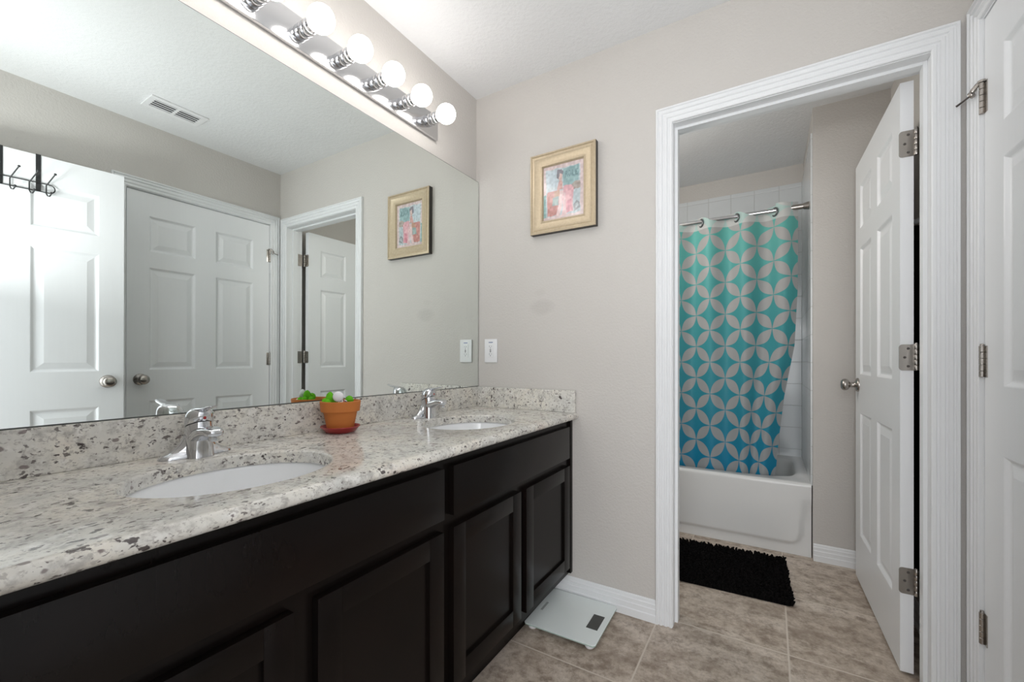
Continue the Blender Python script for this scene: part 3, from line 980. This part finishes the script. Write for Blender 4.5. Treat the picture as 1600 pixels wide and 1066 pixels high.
for vtx in pr.data.vertices:
    uu = vtx.co.x / PWid + .5; vv = vtx.co.z / PHei + .5
    wx = uu + (vnoise(uu * 9, vv * 9, 1) - .5) * .03; wy = vv + (vnoise(uu * 9, vv * 9, 2) - .5) * .03
    c_ = (226, 204, 204)
    for P, cc in SHAPES:
        if inpoly(wx, wy, P): c_ = cc
    lu = (uu - .55) / .33 * 4; lvv = (vv - .735) / .115
    if 0 <= lu < 4 and 0 <= lvv < 1:
        g = LET['ROLE'[int(lu)]]; fx_ = (lu % 1) / .78
        if fx_ < 1 and g[4 - int(lvv * 5)][int(fx_ * 3)] == '1': c_ = (92, 138, 144)
    k = (vnoise(uu * 22, vv * 26, 5) - .5) * 34
    c_ = tuple(q * .68 + g_ * .32 for q, g_ in zip(c_, (198, 188, 186)))
    ca.data[vtx.index].color = (*lin(tuple(max(0, min(255, q * .95 + k)) for q in c_)), 1)
h = B(); box(h, -.105, .105, -.0115, -.001, -.130, .130)
obj('backing', h, M['frame_side'], pic)

# outlet -------------------------------------------------------------------------------
ot = empty('wall_outlet', (.0945, -.0006, 1.1255)); tag(ot, 'white electrical outlet above the short backsplash', 'outlet')
h = B(); box(h, -.0385, .0385, -.0065, 0, -.060, .060, .003); obj('cover_plate', h, M['plastic'], ot, 40)
h = B(); box(h, -.0165, .0165, -.0085, -.0062, -.0335, .0335, .001); rc = obj('receptacle', h, M['plastic'], ot, 40)
for dz in (.0195, -.0195):
    h = B(); box(h, -.0068, -.0048, -.0090, -.0084, dz - .001, dz + .007); box(h, .0048, .0066, -.0090, -.0084, dz, dz + .006)
    lathe(h, [(.0003, 0), (.0024, 0), (.0024, .0006), (.0003, .0006)], (0, -.0084, dz - .006), (0, -1, 0), 12)
    obj('socket_slots', h, M['slot'], rc)
for dz in (.0035, -.0045):
    h = B(); box(h, -.004, .004, -.0092, -.0084, dz - .0028, dz + .0028, .0003); obj('test_button', h, M['slot'], rc)
h = B(); box(h, -.012, .013, -.0071, -.0064, .0405, .0445); obj('printed_mark', h, M['blue_ink'], ot)

# bathroom scale -----------------------------------------------------------------------
scl = empty('bathroom_scale', (.610, -.168, 0), R(1.3)); tag(scl, 'pale green glass bathroom scale on the floor against the baseboard', 'scale')


def rrect(hx, hy, rad, n=6):
    o = []
    for sx, sy, a0 in ((1, 1, 0), (-1, 1, 90), (-1, -1, 180), (1, -1, 270)):
        for k in range(n + 1):
            a = R(a0 + 90 * k / n); o.append((sx * (hx - rad) + rad * cos(a), sy * (hy - rad) + rad * sin(a)))
    return o


h = B(); q0 = rrect(.1475, .146, .012); q1 = rrect(.1485, .147, .013)
rings(h, [[(x, y, z) for x, y in q] for q, z in ((q0, .0185), (q1, .0192), (q1, .0240), (q0, .0247))])
bmesh.ops.recalc_face_normals(h, faces=h.faces)
for f in h.faces: f.material_index = 0 if abs(f.normal.z) > .8 and f.calc_center_median().z > .024 else 1
gp = obj('glass_platform', h, [M['scale_glass'], M['scale_edge']], scl)
h = B(); box(h, .080, .126, -.053, .046, .0248, .0253, .0001); obj('display', h, M['lcd'], scl)
h = B(); box(h, -.128, -.118, -.035, .030, .0248, .0251)
obj('printed_mark', h, M['greymark'], scl)
for sx in (-1, 1):
    for sy in (-1, 1):
        h = B(); lathe(h, [(.0005, .0004), (.015, .0004), (.018, .004), (.019, .0182), (.0005, .0182)], (sx * .120, sy * .120, 0), n=24)
        obj('foot', h, M['plastic'], scl, 40)

# ================================================================= tub room
# bathtub --------------------------------------------------------------------------
tub = empty('bathtub', (0, 0, 0)); tag(tub, 'white alcove bathtub behind the shower curtain', 'bathtub')
TX0, TX1, TZ = .002, 1.505, .405
h = B()


def sstep(a, b, x):
    q = max(0, min(1, (x - a) / (b - a))); return q * q * (3 - 2 * q)


NXa, NZa = 120, 44


def proud(x, z):
    # skirt panel: sits proud of the plain margin along the bottom and the right end
    edge = 1.462 + (z - .20) * .16 if z > .13 else 1.462 - .011 - (.13 - z) * .30
    edge = 1.470 - max(0, .225 - z) * .12
    lowr = .062; rad = .05
    dx_ = edge - x; dz_ = z - lowr
    if dx_ < rad and dz_ < rad:
        d = rad - math.hypot(rad - dx_, rad - dz_)
    else:
        d = min(dx_, dz_)
    fade = 1 - sstep(.16, .30, z) if dx_ < dz_ else 1.0
    a = sstep(-.004, .006, d)
    top = 1 - sstep(.22, .34, z)
    return .013 * (a * top + (1 - top))


Vg = []
for j in range(NZa + 1):
    z = .0005 + (TZ - .018 - .0005) * j / NZa
    row = []
    for i in range(NXa + 1):
        x = TX0 + (TX1 - TX0) * i / NXa
        y = YA + .020 - proud(x, z) - .004 * (z / TZ)
        row.append(h.verts.new((x, y, z)))
    Vg.append(row)
for j in range(NZa):
    for i in range(NXa): h.faces.new((Vg[j][i], Vg[j][i + 1], Vg[j + 1][i + 1], Vg[j + 1][i]))
# rounded rim edge up to the deck
prev = Vg[-1]
for a in (20, 45, 70, 90):
    row = [h.verts.new((v_.co.x, YA + .003 + .018 * (1 - cos(R(a))), TZ - .018 + .018 * sin(R(a)))) for v_ in prev] if a else prev
    for i in range(NXa): h.faces.new((prev[i], prev[i + 1], row[i + 1], row[i]))
    prev = row
obj('apron', h, M['tub'], tub, 60)
h = B()
# rim deck and basin
bx, by = (TX0 + TX1) / 2, (YA + .02 + 1.757) / 2
hx, hy = (TX1 - TX0) / 2, (1.757 - YA - .02) / 2
n = 96


def sup(ax_, ay_, z, p, cxo=0):
    o = []
    for k in range(n):
        a = 2 * pi * k / n; c_, s_ = cos(a), sin(a)
        o.append((bx + cxo + ax_ * math.copysign(abs(c_) ** (2 / p), c_), by + ay_ * math.copysign(abs(s_) ** (2 / p), s_), z))
    return o


rings(h, [sup(hx, hy, TZ, 60), sup(hx - .058, hy - .050, TZ, 5.5), sup(hx - .066, hy - .057, TZ - .006, 5.4), sup(hx - .072, hy - .062, TZ - .025, 5.2), sup(hx - .10, hy - .08, .20, 4.4), sup(hx - .14, hy - .125, .10, 3.0), sup(hx - .20, hy - .17, .070, 2.8), sup(hx - .40, hy - .26, .066, 2.4)], True, False, True)
obj('basin', h, M['tub'], tub, 50)

# curtain rod, curtain --------------------------------------------------------------------
YR, ZR = 1.125, 1.954
rod = empty('curtain_rod', (0, YR, ZR)); tag(rod, 'steel shower curtain rod across the tub alcove', 'curtain rod')
h = B(); lathe(h, [(.0125, .0095), (.0125, 1.494)], axis=(1, 0, 0), n=20); obj('rod', h, M['chrome'], rod, 40)
for a, b in ((.0095, .030), (1.474, 1.5005)):
    h = B()
    lathe(h, [(.0005, a), (.022 if a < 1 else .0165, a), (.0165 if a < 1 else .022, b), (.0005, b)], axis=(1, 0, 0), n=24); obj('rod_end', h, M['nickel'], rod, 40)
h = B(); lathe(h, [(.0135, 1.36), (.0155, 1.362), (.0155, 1.4745), (.0135, 1.475)], axis=(1, 0, 0), n=20); obj('rod_sleeve', h, M['nickel'], rod, 40)

cur = empty('shower_curtain', (0, YR, 0)); tag(cur, 'teal to blue shower curtain with grey petal print hung inside the tub', 'shower curtain')
PER, X0C = .1985, .939
AMP = .027
xs = []
XL, XR = .30, 1.452
NC, NR = 420, 90
arc = [0.0]


def wy(x, z):
    k = (x - X0C) / PER
    am = AMP * (1 - .42 * sstep(1.7, .4, z))
    f = -am * sin(2 * pi * k)
    f += .006 * sin(2 * pi * k * .37 + 1 + z * 1.3) * sstep(1.9, 1.2, z)
    return f


for i in range(1, NC + 1):
    xa = XL + (XR - XL) * (i - 1) / NC; xb = XL + (XR - XL) * i / NC
    arc.append(arc[-1] + math.hypot(xb - xa, AMP * (sin(2 * pi * (xb - X0C) / PER) - sin(2 * pi * (xa - X0C) / PER))))


def redge(z):
    P = [(2.0, 1.452), (1.95, 1.4515), (1.49, 1.449), (1.161, 1.434), (.865, 1.384), (.60, 1.356), (.34, 1.336)]
    for (za, xa), (zb, xb) in zip(P, P[1:]):
        if z >= zb:
            q = (za - z) / (za - zb); return xa + (xb - xa) * q
    return P[-1][1]


U0 = arc[round((1.247 - XL) / (XR - XL) * NC)]
h = B(); uvl = h.loops.layers.uv.new('UVMap')
gv = []; guv = {}
for j in range(NR + 1):
    vj = j / NR
    row = []
    for i in range(NC + 1):
        x = XL + (XR - XL) * i / NC
        ph = ((x - X0C) / PER) % 1.0
        ztop = 1.994 - .034 * sin(pi * min(1, ph * 1.25)) ** 2 * (1 if x < 1.34 else .25) - (.014 if x < 1.34 else 0)
        z = .345 + (ztop - .345) * vj
        # the free right edge swings back towards the left lower down and folds over itself
        sh = (redge(z) - XR) * sstep(1.10, 1.452, x)
        yy = wy(x, z) + (.014 * sstep(1.36, 1.45, x) * sstep(1.3, .8, z))
        vtx = h.verts.new((x + sh, yy, z)); row.append(vtx)
        guv[vtx] = (arc[i] - U0, z - 1.760)
    gv.append(row)
for j in range(NR):
    for i in range(NC):
        f = h.faces.new((gv[j][i], gv[j][i + 1], gv[j + 1][i + 1], gv[j + 1][i]))
        for l in f.loops: l[uvl].uv = guv[l.vert]
obj('cloth', h, M['curtain'], cur, 180)
for k in range(-3, 3):
    x = X0C + k * PER
    h = B()
    nrm = Vector((.84, .54, 0)).normalized()
    a_ = Vector((-nrm.y, nrm.x, 0)); zz = Vector((0, 0, 1))
    tube(h, [Vector((x, 0, ZR - .0085)) + a_ * (.0225 * cos(2 * pi * q / 24)) + zz * (.0225 * sin(2 * pi * q / 24)) for q in range(24)], .0056, 8, closed=True)
    obj('grommet', h, M['gunmetal'], cur, 60)

# bath mat ----------------------------------------------------------------------------------
mt = empty('bath_mat', (1.00, .640, 0), R(2.6)); tag(mt, 'black shaggy chenille bath mat on the tile in front of the tub', 'bath mat')
h = B(); q = rrect(.385, .243, .02); rings(h, [[(x, y, z) for x, y in q] for z in (.0006, .006)])
obj('backing', h, M['mat'], mt)
h = B()
px = .0125
for i in range(-31, 32):
    for j in range(-20, 21):
        x = i * px + random.uniform(-.004, .004); y = j * px * .97 + random.uniform(-.004, .004)
        a = random.uniform(0, 2 * pi); ln = random.uniform(.003, .011); r0 = random.uniform(.0048, .0066); hz_ = random.uniform(.015, .0235)
        L = []
        for (q, rr_) in ((0, r0 * .8), (.45, r0), (.8, r0 * .95), (.97, r0 * .55)):
            L.append([(x + ln * q * q * cos(a) + rr_ * cos(2 * pi * k / 6), y + ln * q * q * sin(a) + rr_ * sin(2 * pi * k / 6), .004 + hz_ * q) for k in range(6)])
        rings(h, L, True, False, True)
pl = obj('pile', h, M['mat'], mt, 70); pl['kind'] = 'stuff'

# dark towel on a wall hook behind the open tub room door ----------------------------------------
hk = empty('towel_hook', (XW - .001, .43, 1.63)); tag(hk, 'white wall hook seen through the gap behind the open tub room door', 'hook')
h = B(); box(h, -.006, 0, -.030, .030, -.035, .030, .002); obj('base_plate', h, M['plastic'], hk, 40)
h = B(); tube(h, [(-.004, 0, .0), (-.030, 0, -.012), (-.046, 0, -.008), (-.052, 0, .010)], [.010, .010, .010, .013], 12); obj('hook_arm', h, M['plastic'], hk, 60)
h = B()
L = []
nT = 60
for j in range(40):
    q = j / 39
    z = 1.600 - q * 1.33
    w_ = .018 + .15 * sstep(0, .35, q); th = .010 + .018 * (1 - sstep(0, .3, q))
    ring = []
    for k in range(nT):
        a = 2 * pi * k / nT
        fold = .010 * sin(5 * a + 1.5 * q) * sstep(.03, .4, q)
        ring.append((XW - .042 - th * sin(a) * 1.0 + fold * .6, .43 + (w_ + fold) * cos(a), z))
    L.append(ring)
rings(h, L)
tw = obj('hanging_towel', h, M['terry'], None, 70); tag(tw, 'dark towel hanging from the wall hook behind the open tub room door', 'towel')

# ceiling vent -----------------------------------------------------------------------------------
vt = empty('air_vent', (1.520, -.765, ZC)); tag(vt, 'white rectangular louvered air vent in the ceiling', 'vent')
h = B()
VX, VY = .075, .130
OP = [(-.105, -.006), (.006, .105)]
box(h, -VX, -.045, -VY, VY, -.007, -.0005, .002); box(h, .045, VX, -VY, VY, -.007, -.0005, .002)
for a, b in ((-VY, -.105), (-.006, .006), (.105, VY)): box(h, -.045, .045, a, b, -.0066, -.0005)
obj('vent_frame', h, M['plastic'], vt)
for a, b in OP:
    h = B(); box(h, -.045, .045, a, b, -.0012, -.0004); obj('duct', h, M['void'], vt)
    for k in range(4):
        x = -.0335 + k * .0225
        h = B(); rings(h, [[(x - .0066, y, -.0056), (x - .0056, y, -.0064), (x + .0066, y, -.0040), (x + .0056, y, -.0034)] for y in (a, b)])
        obj('louver', h, M['plastic'], vt)
